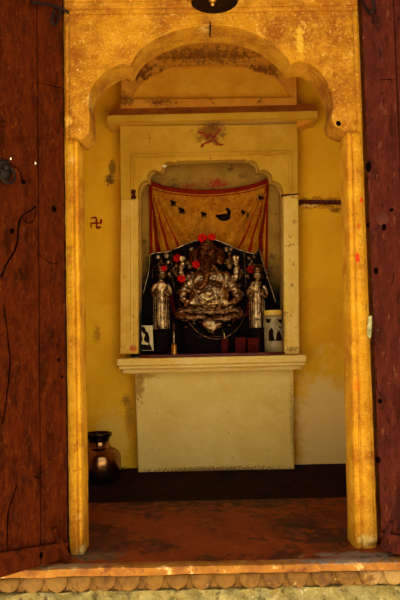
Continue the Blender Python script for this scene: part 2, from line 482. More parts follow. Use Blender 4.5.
# frieze
b = B()
box(b, (-1.25, YS + .026, -.082), (1.25, .10, -.030))
pw = 23.72 * unit(YS)
x00 = P(19.5, 578, YS).x
k = -14
for k in range(-14, 32):
    xc = x00 + (k + .5) * pw
    hw = pw * .455
    ztop, zbot = -.031, -.079 + random.uniform(-.002, .002)
    H = ztop - zbot
    outline = []
    for s in (-1, 1):
        pts = [(s * hw, 0), (s * hw, -.30 * H), (s * hw * .97, -.45 * H), (s * hw * .86, -.62 * H), (s * hw * .66, -.78 * H), (s * hw * .40, -.89 * H), (s * hw * .14, -.965 * H)]
        outline.append(pts)
    path = outline[0] + [(0, -H)] + list(reversed(outline[1]))
    lv = []
    for (sc, yy) in ((1.0, YS + .028), (1.0, YS + .012), (.90, YS + .005), (.62, YS + .001)):
        lv.append([b.verts.new((xc + px_ * sc, yy, ztop + (pz + .42 * H) * sc - .42 * H if not (sc == 1.0) else ztop + pz)) for px_, pz in path])
    for a, c in zip(lv, lv[1:]):
        n = len(a)
        for q in range(n):
            b.faces.new((a[q], a[(q + 1) % n], c[(q + 1) % n], c[q]))
    b.faces.new(lv[-1])
    # dart between two petals
    xd = x00 + k * pw
    v = [b.verts.new(p) for p in ((xd - .004, YS + .018, ztop), (xd + .004, YS + .018, ztop), (xd + .004, YS + .016, ztop - .016), (xd + .0115, YS + .018, zbot + .004), (xd - .0115, YS + .018, zbot + .004), (xd - .004, YS + .016, ztop - .016))]
    w = [b.verts.new(p.co + Vector((0, .02, 0))) for p in v]
    b.faces.new(v)
    for q in range(6):
        b.faces.new((v[q], w[q], w[(q + 1) % 6], v[(q + 1) % 6]))
wobble(b, .0016, 60)
link('petal_frieze', b, 'frieze', th, smooth=50)
# rough base under the step
b = B()
n1, n2 = 220, 40
g = []
for i in range(n1 + 1):
    row = []
    for j in range(n2 + 1):
        x = -2.2 + 4.4 * i / n1
        z = -.080 - .52 * j / n2
        q = Vector((x * 9, z * 14, 1))
        d = noise.fractal(q, 1.0, 2.0, 5) * .022 + (.016 if noise.noise(Vector((x * 22, z * 40, 5))) > .25 else 0)
        row.append(b.verts.new((x, YS + .012 + d - .02 * min(1, j / 6), z + (noise.noise(Vector((x * 14, 0, 2))) * .006 if j == 0 else 0))))
    g.append(row)
for i in range(n1):
    for j in range(n2):
        b.faces.new((g[i][j], g[i + 1][j], g[i + 1][j + 1], g[i][j + 1]))
top = [b.verts.new((r[0].co.x, .03, -.082)) for r in g]
for i in range(n1):
    b.faces.new((g[i][0], g[i + 1][0], top[i + 1], top[i]))
o = link('wall_base', b, 'base', smooth=60)
tag(o, 'rough whitewashed rubble footing under the petal doorstep', 'wall', kind='structure')

# ------------------------------------------------------------------ doorway arch
ar = thing('carved_archway', 'ochre sandstone doorway with a cusped arch on two moulded jambs', 'archway', (0, .04, 0))
YA = -.03
intr = [(64, 138), (75, 137), (77, 138.5), (81, 139.5), (84, 137.5), (88.5, 133), (90, 129), (89.5, 124), (89.8, 117)]
lob1 = spline([(89.8, 117), (89, 109), (88.5, 100), (91, 90), (96, 81), (104, 72.5), (113, 66.5), (122, 63.5), (131, 66)], 4)
lob2 = spline([(131, 66), (133, 60), (137.5, 53), (145, 45.5), (155, 39), (167, 33.5), (180, 29), (195, 26), (210, 25), (225, 25.5), (240, 28), (253, 32.5), (265, 38.5), (275, 45.5), (283, 53), (288, 59), (290.5, 64.5)], 4)
lob3 = spline([(290.5, 64.5), (299, 61), (309, 63.5), (318, 70), (325, 78), (330, 88), (332.5, 98), (333, 108), (331.5, 117)], 4)
end = [(332.5, 121), (335, 125.5), (340, 128.5), (345.5, 130.5), (349, 130), (351, 130), (363, 130)]
path = intr[:-1] + lob1[:-1] + lob2[:-1] + lob3[:-1] + [(331.5, 117)] + end
poly = path + [(360.5, 60), (357.5, -8), (63, -4), (63.5, 60)]
b = B(); pprism(b, poly, YA, .125)
b.faces.ensure_lookup_table()
link('arch_slab', b, 'arch', ar, smooth=30, bevel=.006, bseg=2)
# raised fillets down the outer edges and the mouldings along the top
b = B()
prect(b, 65, 22, 69, 139, YA - .006, .01)
link('fillet', b, 'arch', ar, bevel=.003)
b = B()
pprism(b, [(352.5, 16), (357.2, 16), (361.8, 131), (357.5, 131)], YA - .006, .01)
link('fillet', b, 'arch', ar, bevel=.003)
for (ya, yb, Y, dy) in ((7.5, 12.5, YA - .010, .03), (0, 7.5, YA - .016, .05), (-16, 0, YA - .020, .05)):
    b = B()
    pprism(b, [(63.5, ya + 1.5), (357.8, ya - 3.2), (358, yb - 3.2), (63.6, yb + 1.5)], Y, dy)
    link('lintel_moulding', b, 'arch', ar, bevel=.005)
b = B()
box(b, (HLx - .01, YA - .02, P(200, -16, YA).z), (HRx + .01, .10, P(200, -16, YA).z + .25))
link('lintel', b, 'arch', ar, bevel=.006)
# crack at the crown of the arch
b = B(); pprism(b, [(210, 21), (210.5, 21), (211, 26), (209.6, 26)], YA - .001, .004)
p = [P(210.3, 25.5, YA)]
z0 = p[0].z - .002
prism(b, [Vector((p[0].x - .002, YA + .003, z0 - .0022)), Vector((p[0].x + .002, YA + .003, z0 - .0022)), Vector((p[0].x + .002, YA + .003, z0 + .004)), Vector((p[0].x - .002, YA + .003, z0 + .004))], .07)
link('crack', b, 'gap', ar, smooth=0)
b = B(); ell(b, P(338.5, 123.5, YA), (.008, .004, .009), rot=Matrix.Rotation(-.5, 4, 'Y')); o = link('bolt_hole', b, 'gap', ar)


def jamb(xo, xi, ya, yb, sgn):
    """xo(y), xi(y): outer and inner edge in the front plane"""
    sec = [(0, .10), (0, .008), (.05, .004), (.12, .004), (.16, .000), (.52, -.003), (.60, .000), (.64, .006), (.70, .006), (.74, .000), (.93, .001), (1.0, .009), (1.0, .10)]
    b = B()
    n = 46
    rings = []
    for i in range(n + 1):
        y = ya + (yb - ya) * i / n
        a, c = P(xo(y), y, 0), P(xi(y), y, 0)
        t = i / n
        foot = max(0, (t - .965) / .035)
        ring = []
        for (f, dy) in sec:
            p = a.lerp(c, f)
            p.y = dy
            if i == n:
                p.z = 0
            nn = noise.noise_vector(Vector((p.x * 30, p.z * 22, dy * 20))) * .0022
            p += Vector((nn.x, nn.y, 0))
            if foot and dy < .05:
                p.y += .014 * foot * foot
                mid = a.lerp(c, .5)
                p.x = mid.x + (p.x - mid.x) * (1 - .10 * foot * foot)
            ring.append(b.verts.new(p))
        rings.append(ring)
    for r, q in zip(rings, rings[1:]):
        m = len(r)
        for k in range(m):
            b.faces.new((r[k], r[(k + 1) % m], q[(k + 1) % m], q[k]))
    b.faces.new(rings[0]); b.faces.new(list(reversed(rings[-1])))
    link('jamb', b, 'jamb', ar, smooth=40)


jamb(lambda y: 64 + (y - 140) * 5 / 415, lambda y: 78 + (y - 140) * 5.2 / 415, 138, 557, 1)
jamb(lambda y: 362.3 + (y - 132) * 16.2 / 415, lambda y: 346.5 + (y - 132) * 8.5 / 415, 130, 549, -1)
o = bpy.data.objects['jamb']

# ------------------------------------------------------------------ doors
A = math.radians(44)


def leaf(name, side, hx, mat, label, seams, width=.47):
    d = Vector((side * math.cos(A), -math.sin(A), 0))
    n = Vector((-side * math.sin(A), -math.cos(A), 0))          # face seen from the step
    h = Vector((hx, -.045, 0))
    root = thing(name, label, 'door', (hx, -.045, .012), kind='structure')

    def uv(px, py):
        q = onplane(px, py, h, n) - h
        return q.dot(d), q.z

    def pt(u, z, w=0):
        return h + d * u + Vector((0, 0, z)) + n * w

    def slab(bm, quad, w0, w1):
        f = [bm.verts.new(pt(u, z, w1)) for u, z in quad]
        g = [bm.verts.new(pt(u, z, w0)) for u, z in quad]
        bm.faces.new(f); bm.faces.new(list(reversed(g)))
        m = len(f)
        for k in range(m):
            bm.faces.new((f[k], g[k], g[(k + 1) % m], f[(k + 1) % m]))

    return root, uv, pt, slab, d, n


# left leaf
root, uv, pt, slab, d, n = leaf('door_1', -1, P(65.5, 300, -.045).x, 'wood_left', 'dark red-brown plank door leaf folded open on the left, with an iron ring', None)
ZTOP = 2.02
us = [0.0, uv(39.5, 300)[0], uv(2, 560)[0] + .02, .40, .52]
b = B()
for i, (a, c) in enumerate(zip(us, us[1:])):
    slab(b, [(a + .0015, .012), (c - .0015, .012), (c - .0015, ZTOP), (a + .0015, ZTOP)], -.04, -(i % 2) * .0015)
slab(b, [(0, .013), (.52, .013), (.52, ZTOP - .01), (0, ZTOP - .01)], -.035, -.012)
link('plank_panel', b, 'wood_left', root, bevel=.0015)


def crackline(px, w, dep=.0012):
    """ragged crack running over the door face through picture points, as a thin dark groove filler"""
    global uv, pt
    q = [uv(x, y) for x, y in spline(px, 3)]
    b = B()
    L_, R_ = [], []
    for i, (u, z) in enumerate(q):
        ww = w * (.4 + .9 * abs(noise.noise(Vector((i * .9, w * 999, 2))))) * (0.3 if i in (0, len(q) - 1) else 1)
        if abs(q[-1][1] - q[0][1]) > abs(q[-1][0] - q[0][0]):
            L_.append(b.verts.new(pt(u - ww, z, dep))); R_.append(b.verts.new(pt(u + ww, z, dep)))
        else:
            L_.append(b.verts.new(pt(u, z - ww, dep))); R_.append(b.verts.new(pt(u, z + ww, dep)))
    for i in range(len(q) - 1):
        b.faces.new((L_[i], L_[i + 1], R_[i + 1], R_[i]))
    ex_ = bmesh.ops.extrude_face_region(b, geom=list(b.faces))
    bmesh.ops.translate(b, verts=[v for v in ex_['geom'] if isinstance(v, bmesh.types.BMVert)], vec=-n * .003)
    link('crack', b, 'gap', root, smooth=0)


crackline([(36, 206), (30, 211), (22, 216), (19, 224), (17.5, 240), (14, 252), (6, 265), (1, 278)], .0035)
crackline([(36, 206), (35, 214), (33, 221), (27, 223), (22, 217)], .0016)
crackline([(4, 305), (8, 340), (10, 365), (5, 410), (2, 425)], .0018)
crackline([(17, 485), (12, 500), (8, 515), (7, 550)], .0016)
crackline([(36.5, 83), (46, 84.5), (56, 87), (64, 88)], .0012)
crackline([(41, 478), (37, 478), (33, 476)], .0016)
crackline([(6, 160), (14, 166), (20, 172), (22, 185)], .0022)
crackline([(37, 253), (45, 259), (52, 264), (60, 262)], .0012)
b = B()
q = [uv(x, y) for x, y in ((-2, 552), (66.5, 540.5), (66.5, 546.5), (-2, 558.5))]
slab(b, q, 0, .012)
link('batten', b, 'wood_left', root, bevel=.003)
b = B()
q = [uv(x, y) for x, y in ((50, 528), (53, 526.5), (67.5, 555), (67.5, 562), (64.5, 562))]
slab(b, q, .0, .02)
link('batten_strut', b, 'wood_left', root, bevel=.003)
# hasp hook near the top
b = B()
tube(b, [pt(*uv(x, y), .010) for x, y in ((30, 4), (45, 5), (58, 9), (64, 12), (67, 14))], .0045, 8)
tube(b, [pt(*uv(x, y), .012) for x, y in spline([(60, 9), (58, 16), (55, 23), (52.5, 26.5), (49.5, 23.5), (50.5, 18), (52.5, 12)], 4)], .0042, 8)
link('hasp_hook', b, 'iron', root)
# pull ring on a dark boss
cu, cz = uv(3.5, 170)
b = B()
rot = Matrix.Rotation(math.atan2(n.x, -n.y), 4, 'Z')
ell(b, pt(cu, cz, .004), (.026, .012, .034), rot=rot)
ell(b, pt(cu, cz + .004, .014), (.012, .014, .012), rot=rot)
boss = link('ring_boss', b, 'iron', root)
b = B()
tube(b, [pt(cu + .024 * math.cos(t), cz - .018 + .026 * math.sin(t), .024 - .004 * math.sin(t)) for t in [2 * PI * k / 24 for k in range(24)]], .004, 8, closed=True)
o = link('pull_ring', b, 'iron', root)
for (x, y) in ((10.3, 159), (1, 167.5), (35, 163.5)):
    b = B()
    u_, z_ = uv(x, y)
    ell(b, pt(u_, z_, .003), (.0026, .003, .004), rot=rot)
    link('nail_head', b, 'glint', root)  # pale bead whose colour imitates a glint on the leaf
for (x, y, rr) in ((54, 209, 3), (24, 182, 2.2), (58.5, 360, 1.8), (12, 231, 2.5), (62, 377, 1.6), (41, 556, 2.4)):
    b = B()
    u_, z_ = uv(x, y)
    ell(b, pt(u_, z_, .0), (rr * .0028, .002, rr * .0036), 10, 6, rot=rot)
    link('knot_hole', b, 'gap', root)

# right leaf
root, uv, pt, slab, d, n = leaf('door_2', 1, P(372, 300, -.045).x, 'wood_right', 'dull maroon plank door leaf folded open on the right side of the doorway', None)
us = [0.0, uv(395.5, 60)[0], uv(395.5, 60)[0] + .15, .40, .52]
b = B()
for i, (a, c) in enumerate(zip(us, us[1:])):
    slab(b, [(a + .0015, .012), (c - .0015, .012), (c - .0015, ZTOP), (a + .0015, ZTOP)], -.04, -(i % 2) * .0015)
slab(b, [(0, .013), (.52, .013), (.52, ZTOP - .01), (0, ZTOP - .01)], -.035, -.012)
link('plank_panel', b, 'wood_right', root, bevel=.0015)
crackline([(380, 80), (386, 79.5), (395, 80)], .0014)
crackline([(394, 272), (393, 280), (391, 285)], .0016)
crackline([(376, 378), (378, 390), (382, 398)], .0014)
b = B()
q = [uv(x, y) for x, y in ((380, 530.5), (402, 535), (402, 541), (380, 536))]
slab(b, q, 0, .012)
link('batten', b, 'wood_right', root, bevel=.003)
b = B()
q = [uv(x, y) for x, y in ((391, 520), (395, 522), (386, 548), (381, 547))]
slab(b, q, 0, .014)
link('batten_strut', b, 'wood_right', root, bevel=.003)
rot = Matrix.Rotation(math.atan2(n.x, -n.y), 4, 'Z')
for (x, y, rx, rz) in ((368.5, 167, 2.6, 6), (382.5, 219, 5.5, 7), (384, 227, 2, 4), (376, 271, 2, 4), (391.5, 210, 2, 2), (380, 401, 2.2, 2.5), (378, 460, 2.4, 3.5), (368, 225, 1.4, 3)):
    b = B()
    u_, z_ = uv(x, y)
    ell(b, pt(u_, z_, 0), (rx * .0038, .002, rz * .003), 12, 6, rot=rot)
    bmesh.ops.recalc_face_normals(b, faces=b.faces)
    link('dark_knot', b, 'rust' if rx > 4 else 'gap', root)
b = B()
tube(b, [pt(*uv(x, y), .010) for x, y in spline([(363, 2), (367, 9), (371.5, 14), (375, 11), (375, 4), (373, -3)], 4)], .0045, 8)
link('hasp_hook', b, 'iron', root)

# slip of paper pushed into the gap by the right jamb
b = B()
pprism(b, [(369.3, 316), (372, 315.5), (372.3, 323), (371.8, 331), (371, 338), (368.4, 337), (368.2, 328), (369, 322)], -.022, .016)
o = link('paper_slip', b, 'paper', bevel=.001)
tag(o, 'small folded pale green paper slip tucked beside the right jamb', 'paper slip')

# ------------------------------------------------------------------ niche surround (raised breast)
sh = thing('wall_shrine', 'pale ochre plaster altar surround with cornice, cusped niche and ledge', 'shrine', v3(P(214, 470, 1.25)))
nl = [(138, 354), (138, 197)] + spline([(138, 197), (138.5, 189), (141, 183), (145, 180), (147.5, 180.5)], 4) + spline([(147.5, 180.5), (147, 175), (150, 171), (155, 169.5), (160, 171.5)], 4) \
    + spline([(161, 171.5), (162.5, 166), (167, 162), (172, 161.5), (176, 163)], 4) + [(176.5, 160.8), (246, 159.2)] \
    + spline([(246, 161), (251, 160), (255.5, 162), (258.5, 166), (259, 170.5)], 4) + spline([(259.5, 170.5), (264, 169.5), (269, 171.5), (272, 176), (272.5, 181)], 4) \
    + spline([(273, 181), (278, 182), (281.5, 186), (283.5, 191), (284, 197)], 4) + [(284, 354)]
outer = [(299, 354), (298.5, 240), (297.5, 135), (296.5, 124), (120, 126), (121, 240), (120, 354)]
b = B(); pprism(b, nl + outer, YF, .045)
bmesh.ops.remove_doubles(b, verts=b.verts, dist=1e-5)
link('surround', b, 'breast', sh, smooth=30, bevel=.003)
# raised picture-frame moulding on the surround
for (t_, Y_, ins) in ((1.2, YF - .010, 0), (1.1, YF - .007, 3.4)):
    b = B()
    a0, a1, c0, c1 = 130.5 + ins, 292.5 - ins, 153.5 + ins, 193
    for q in ([(a0, c0), (a1, c0 - 3), (a1, c0 - 3 + t_), (a0, c0 + t_)], [(a0, c0), (a0 + t_, c0), (a0 + t_, c1), (a0, c1)], [(a1 - t_, c0 - 3), (a1, c0 - 3), (a1, c1 - 3), (a1 - t_, c1 - 3)]):
        pprism(b, q, Y_, .008)
    link('panel_moulding', b, 'breast', sh, bevel=.0015)
# returns of the breast to the wall
for (x0, x1) in ((120.3, 125), (294, 298.5)):
    b = B()
    pprism(b, [(x0, 126), (x1, 126), (x1, 356), (x0, 356)], YF + .02, YW - YF + .02)
    link('surround_return', b, 'breast', sh)
# pilasters
b = B(); pprism(b, [(120.5, 199), (138.5, 199), (138.2, 354), (120, 354)], YF - .007, .05); link('pilaster', b, 'pilaster_plain', sh, bevel=.004)
b = B(); pprism(b, [(283.3, 196), (298.5, 194.5), (299.5, 354), (284.5, 354)], YF - .014, .05); link('pilaster', b, 'pilaster', sh, bevel=.004)
for xs in ((130.5, 132), (290.5, 292)):
    b = B(); pprism(b, [(xs[0], 200), (xs[1], 200), (xs[1], 350), (xs[0], 350)], YF - .0165, .006); link('pilaster_bead', b, 'pilaster', sh, bevel=.002)
# rusty stub of a hinge
b = B()
prect(b, 131, 189.5, 135.5, 192.5, YF - .018, .012); prect(b, 131.8, 192.5, 135, 195.5, YF - .020, .012); prect(b, 131, 195.5, 136, 198.5, YF - .018, .012)
wobble(b, .002, 80); link('hinge_stub', b, 'rust', sh, bevel=.002)
b = B(); pprism(b, [(281, 194.6), (298.5, 193.2), (298.5, 195.2), (281.5, 196.6)], YF - .0035, .008); link('crack', b, 'rust', sh, smooth=0)
# niche box behind the cusped front
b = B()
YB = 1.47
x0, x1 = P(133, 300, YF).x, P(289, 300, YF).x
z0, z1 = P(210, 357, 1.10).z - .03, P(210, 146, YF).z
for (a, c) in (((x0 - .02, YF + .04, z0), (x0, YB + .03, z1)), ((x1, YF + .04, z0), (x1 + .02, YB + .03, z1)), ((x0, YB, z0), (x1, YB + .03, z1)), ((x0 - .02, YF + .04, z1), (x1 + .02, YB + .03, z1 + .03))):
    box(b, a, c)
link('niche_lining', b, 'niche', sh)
# second, inner cusped order set back in the opening
cx_, cy_ = 211, 270
inn = []
for x, y in nl[1:-1]:
    dx = 3.4 if x < cx_ else -3.4
    f_ = min(1, abs(x - cx_) / 55)
    inn.append((x + dx * f_, y + (3.2 if y < 196 else 0)))
inn = [(inn[0][0], 356)] + inn + [(inn[-1][0], 356)]
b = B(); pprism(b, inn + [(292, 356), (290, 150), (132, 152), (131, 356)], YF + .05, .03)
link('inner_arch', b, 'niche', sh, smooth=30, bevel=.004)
# ledge
ZL = P(210, 356.6, 1.095).z
b = B()
Lx0, Lx1 = 117.2, 306.5
for (xa, xb, ya, yb, Y) in ((Lx0, Lx1, 356.8, 364, 1.095), (Lx0 + 1.5, Lx1 - 1.5, 364, 367.5, 1.108), (Lx0 + 5, Lx1 - 5, 367.5, 371.5, 1.135)):
    tl, br = P(xa, ya, Y), P(xb, yb, Y)
    zt = P(210, ya, Y).z; zb = P(210, yb, Y).z
    box(b, (tl.x, Y, zb - .0005), (br.x, YF + .06, zt))
wobble(b, .0015, 30)
link('ledge', b, 'ledge', sh, bevel=.004)
b = B(); box(b, (P(138.5, 354, YF).x, YF - .002, ZL - .002), (P(283.5, 354, YF).x, YB, ZL + .004)); link('niche_floor', b, 'niche_floor', sh)
# pedestal panel under the ledge
b = B(); pprism(b, [(134.5, 370), (293.5, 369), (294.5, 470.5), (138, 473)], 1.2, .06)
link('pedestal', b, 'pedestal', sh, bevel=.006)
# cornice
b = B()
za, zb_ = P(212, 113, 1.135).z, P(212, 119.6, 1.135).z
xa, xb = P(106.5, 118, 1.135).x, P(318.3, 115, 1.135).x
box(b, (xa, 1.135, zb_), (xb, YW, za))
xa2, xb2 = P(111, 120, 1.165).x, P(313, 118, 1.165).x
box(b, (xa2, 1.165, P(212, 122, 1.165).z), (xb2, YW, zb_))
wobble(b, .0012, 20)
link('cornice', b, 'breast', sh, bevel=.003)
b = B()
zt2 = P(212, 105.5, YF - .005).z
v = [Vector((xa + .002, 1.138, za)), Vector((xb - .002, 1.138, za)), Vector((xb - .004, YF, zt2)), Vector((xa + .03, YF, zt2))]
w = [Vector((xa + .002, YW, za)), Vector((xb - .002, YW, za)), Vector((xb - .004, YW, zt2)), Vector((xa + .03, YW, zt2))]
prism(b, v, 0, w); link('cornice_slope', b, 'cornice_top', sh)
# small brackets under the cornice ends
for pts in ([(109, 121), (121, 121), (121, 126), (117, 125.5), (113, 124)], [(297, 118.5), (314, 118.5), (310, 122), (304, 125), (297, 127)]):
    b = B(); pprism(b, pts, YF - .016, .10); link('bracket', b, 'lunette', sh, bevel=.003)
# upper part: base strip, spandrels round a lunette, sunk field
b = B(); pprism(b, [(120.5, 99), (297, 97), (297.5, 107), (120.5, 109)], YF - .006, .11); link('upper_band', b, 'lunette', sh, bevel=.004)
lun = spline([(132, 99.5), (133.5, 93), (138, 86), (145, 79.5), (153, 74.5), (161, 71.8)], 4) + [(163, 69.5), (167, 67.8), (172, 67), (240, 65.6), (246, 66.2), (251, 67.5), (255, 70)] + spline([(256, 70), (265, 72), (274, 76.5), (282, 83), (287.5, 90), (290, 97.5)], 4)
b = B(); pprism(b, lun + [(297, 97.5), (296, 30), (121.5, 32), (121, 99.5)], YF + .005, .10); link('lunette_spandrel', b, 'lunette', sh, smooth=30, bevel=.003)
b = B(); pprism(b, [(126, 102), (294, 100), (293, 50), (126, 52)], YF + .028, .08); link('lunette_field', b, 'upper', sh)
b = B()
tube(b, [P(x, y, YF + .002) for x, y in lun], .0035, 6); link('lunette_bead', b, 'lunette', sh)
# second moulding on the upper spandrel, seen under the arch
b = B(); pprism(b, [(150, 61), (262, 59), (268, 56), (146, 58)], YF - .006, .02); link('upper_moulding', b, 'lunette', sh, bevel=.003)
# white sliver painted as a bright reflection on the cusp
b = B(); pprism(b, [(161.5, 166.5), (164, 164.8), (167, 165), (165, 167.5)], YF - .002, .004); link('plaster_chip', b, 'glint', sh)


def strokes(bm, lines, Y, w, jit=.0):
    for ln in lines:
        q = spline(ln, 4) if len(ln) > 2 else [tuple(ln[0][i] + (ln[1][i] - ln[0][i]) * k / 5 for i in range(2)) for k in range(6)]
        for (a, c) in zip(q, q[1:]):
            dx, dy = c[0] - a[0], c[1] - a[1]
            l = math.hypot(dx, dy) or 1
            wa = w * (1 + jit * noise.noise(Vector((a[0] * .7, a[1] * .7, 0))))
            wc = w * (1 + jit * noise.noise(Vector((c[0] * .7, c[1] * .7, 0))))
            ox, oy = -dy / l, dx / l
            ov = .25
            pprism(bm, [(a[0] + ox * wa - dx / l * ov, a[1] + oy * wa - dy / l * ov), (c[0] + ox * wc + dx / l * ov, c[1] + oy * wc + dy / l * ov), (c[0] - ox * wc + dx / l * ov, c[1] - oy * wc + dy / l * ov), (a[0] - ox * wa - dx / l * ov, a[1] - oy * wa - dy / l * ov)], Y, .0015)


b = B()
strokes(b, [[(198, 132.5), (203, 133), (206, 136), (208, 139)], [(201.5, 147), (204, 143.5), (209, 142), (213, 139), (217, 133), (220.5, 129)], [(208, 139), (209, 135), (211.5, 132.5)], [(213, 138), (215.5, 141.5), (219, 144.5), (223, 144.5)], [(207, 134), (212, 136), (213, 138)]], YF - .001, 1.0, .9)
o = link('painted_swastika', b, 'redpaint_faded', sh, smooth=0); o['label'] = 'smeared red hand-painted swastika blessing mark'
b = B(); strokes(b, [[(210.8, 155), (210.2, 159)]], YF - .001, .8, .5); link('paint_mark', b, 'faint', sh, smooth=0); b = B(); strokes(b, [[(149.5, 133), (149.5, 143)], [(147.5, 138.5), (151.5, 138)]], YF - .001, .35, .5); link('paint_mark', b, 'faint', sh, smooth=0)
b = B()
strokes(b, [[(90.7, 223.2), (101.3, 223.0)], [(96.3, 217.5), (96.8, 228)], [(91.2, 218), (96.3, 217.5)], [(101, 219.5), (101.3, 223)], [(96.8, 228), (101, 227)], [(90.8, 223), (91.2, 227.5)]], YW - .0012, .85, .9)
o = link('wall_painting', b, 'redpaint', smooth=0)
tag(o, 'small red hand-painted swastika on the ochre wall by the left jamb', 'wall painting')

# embedded beam showing in the wall on the right
b = B()
n_ = 30
ptsT = [(298.5 + 50 * i / n_, 199.6 + .02 * i + 1.2 * noise.noise(Vector((i * .7, 0, 0)))) for i in range(n_ + 1)]
ptsB = [(298.5 + 50 * i / n_, 204.2 + .02 * i + 1.6 * noise.noise(Vector((i * .6, 5, 0)))) for i in range(n_ + 1)]
pprism(b, ptsT + list(reversed(ptsB)), YW - .003, .02)
o = link('trim_1', b, 'rust', smooth=0)
tag(o, 'dark rusty red beam showing through the ochre wall right of the niche', 'beam', kind='structure')

# red board on the ledge
b = B()
xa, xb = onz(139.5, 352, ZL).x, P(287.5, 356, 1.105).x
prism(b, [Vector((P(150, 356, 1.12).x, 1.112, ZL)), Vector((P(270, 356, 1.112).x, 1.112, ZL)), Vector((P(270, 356, 1.112).x, 1.112, ZL + .014)), Vector((P(150, 356, 1.12).x, 1.112, ZL + .014))], 0,
      [Vector((P(139.5, 353, YF).x, 1.178, ZL)), Vector((P(285, 353, YF).x, 1.178, ZL)), Vector((P(285, 353, YF).x, 1.178, ZL + .014)), Vector((P(139.5, 353, YF).x, 1.178, ZL + .014))])
o = link('offering_board', b, 'red_board', bevel=.002)
tag(o, 'dark red painted board lying along the front of the niche ledge', 'board')

# ------------------------------------------------------------------ cloth behind the idol
YC = 1.44


def cloth_pt(u, v):
    xt = 149 + 119.5 * u
    yt = 179.5 - 2.5 * u + 11.5 * (4 * u * (1 - u)) ** .75
    x = xt + (0.5 - u) * 3 * v
    y = yt + (318 - yt) * v
    e = min(u, 1 - u)
    # folds fanned from the two pinned corners
    ca = math.atan2(e * 120 + .5, v * 138 + 4)            # angle from the vertical under the nearer corner
    dist = math.hypot(e * 120, v * 138) / 138
    f = .022 * math.sin(ca * 17 + .6) * math.exp(-((ca - .25) / .55) ** 2) * min(1, dist * 3.0)
    f += .010 * math.sin((v * 1.0 + (u - .5) ** 2 * 1.8) * 26) * (1 - abs(2 * u - 1)) * max(0, 1 - v * 1.8)
    f += .004 * noise.noise(Vector((u * 7, v * 7, 0)))
    return x, y, YC + f - .012 * (1 - abs(2 * u - 1)) * v, ca


cl = thing('backdrop_cloth', 'gold brocade cloth with red borders hung across the back of the niche', 'cloth', v3(P(208, 318, YC)))
b = B()
NU, NV = 200, 110
g = [[None] * (NV + 1) for _ in range(NU + 1)]
CA = {}
for i in range(NU + 1):
    for j in range(NV + 1):
        x, y, Y, ca = cloth_pt(i / NU, j / NV)
        g[i][j] = b.verts.new(P(x, y, Y)); CA[(i, j)] = ca
for i in range(NU):
    for j in range(NV):
        fc = b.faces.new((g[i][j], g[i + 1][j], g[i + 1][j + 1], g[i][j + 1]))
        v = j / NV
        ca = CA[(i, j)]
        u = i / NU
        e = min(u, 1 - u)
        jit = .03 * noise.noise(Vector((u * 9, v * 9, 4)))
        red = v < .028 or .042 < v < .052 or e < .022 or (v > .03 and (.10 < ca + jit < .165 or .24 < ca + jit < .285 or (.40 < ca + jit < .435 and v > .12)))  # red edges, plus red streaks set by the fold angle
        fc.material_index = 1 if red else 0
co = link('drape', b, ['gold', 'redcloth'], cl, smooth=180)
sm = co.modifiers.new('thick', 'SOLIDIFY'); sm.thickness = .0015


def motif(cx, cy, s, kind):
    b = B()
    Y = YC - .016
    def el(dx, dy, rx, ry):
        pprism(b, [(cx + (dx + rx * math.cos(2 * PI * k / 14)) * s, cy + (dy + ry * math.sin(2 * PI * k / 14)) * s) for k in range(14)], Y, .012)
    if kind == 0:
        el(0, 0, 2.6, 1.6); el(-2.2, -1.6, 1.2, 1.1)
        for dx in (-1.8, -.2, 1.8):
            pprism(b, [(cx + (dx - .5) * s, cy + 1 * s), (cx + (dx + .5) * s, cy + 1 * s), (cx + (dx + .5) * s, cy + 3.4 * s), (cx + (dx - .5) * s, cy + 3.4 * s)], Y, .012)
    else:
        el(0, 1, 5.2, 2.7); el(4.0, -2.6, 1.6, 3.0); el(2.6, -5.4, 1.5, 1.1); el(-4.6, 0, 2.4, 1.2)
    link('printed_motif', b, 'print', cl, smooth=0)


for (x, y, s, k) in ((173.5, 202.5, 1.0, 0), (182, 210, 1.05, 0), (204, 214, 1.0, 0), (224, 216, 1.25, 1), (245.5, 213.5, 1.3, 0), (261, 197.5, .8, 0)):
    motif(x, y, s, k)

# ------------------------------------------------------------------ black silver-edged back panel
YP = 1.392
pl = thing('idol_back_panel', 'black panel edged with silver trim standing behind the silver idol', 'panel', (P(210, 345, YP).x, YP, ZL + .004))
b = B()
wingL = [(149.5, 254.5), (160, 252.5), (174, 249.5), (176, 336), (147, 336), (143.5, 294)]
shield = [(172, 250.5), (184, 245.5), (195, 241.5), (207, 239.5), (218, 241), (228, 245.5), (238, 249.5), (246, 252.5)]
wingR = [(246, 252.5), (255, 254.5), (259.5, 250.5), (266, 272), (275, 300), (272, 336), (246, 336)]
pprism(b, [(150, 254.5), (160, 252.5), (172, 250)] + shield[1:] + wingR[1:4] + [(275, 300)] + [(275, 351), (146, 352), (143.5, 294)], YP, .012)
link('panel', b, 'black', pl)


def trim(pts, r=.0028, Y=YP - .004, m='silver', n=5):
    b = B()
    tube(b, [P(x, y, Y) for x, y in spline(pts, n)], r, 7)
    return link('silver_trim', b, m, pl)


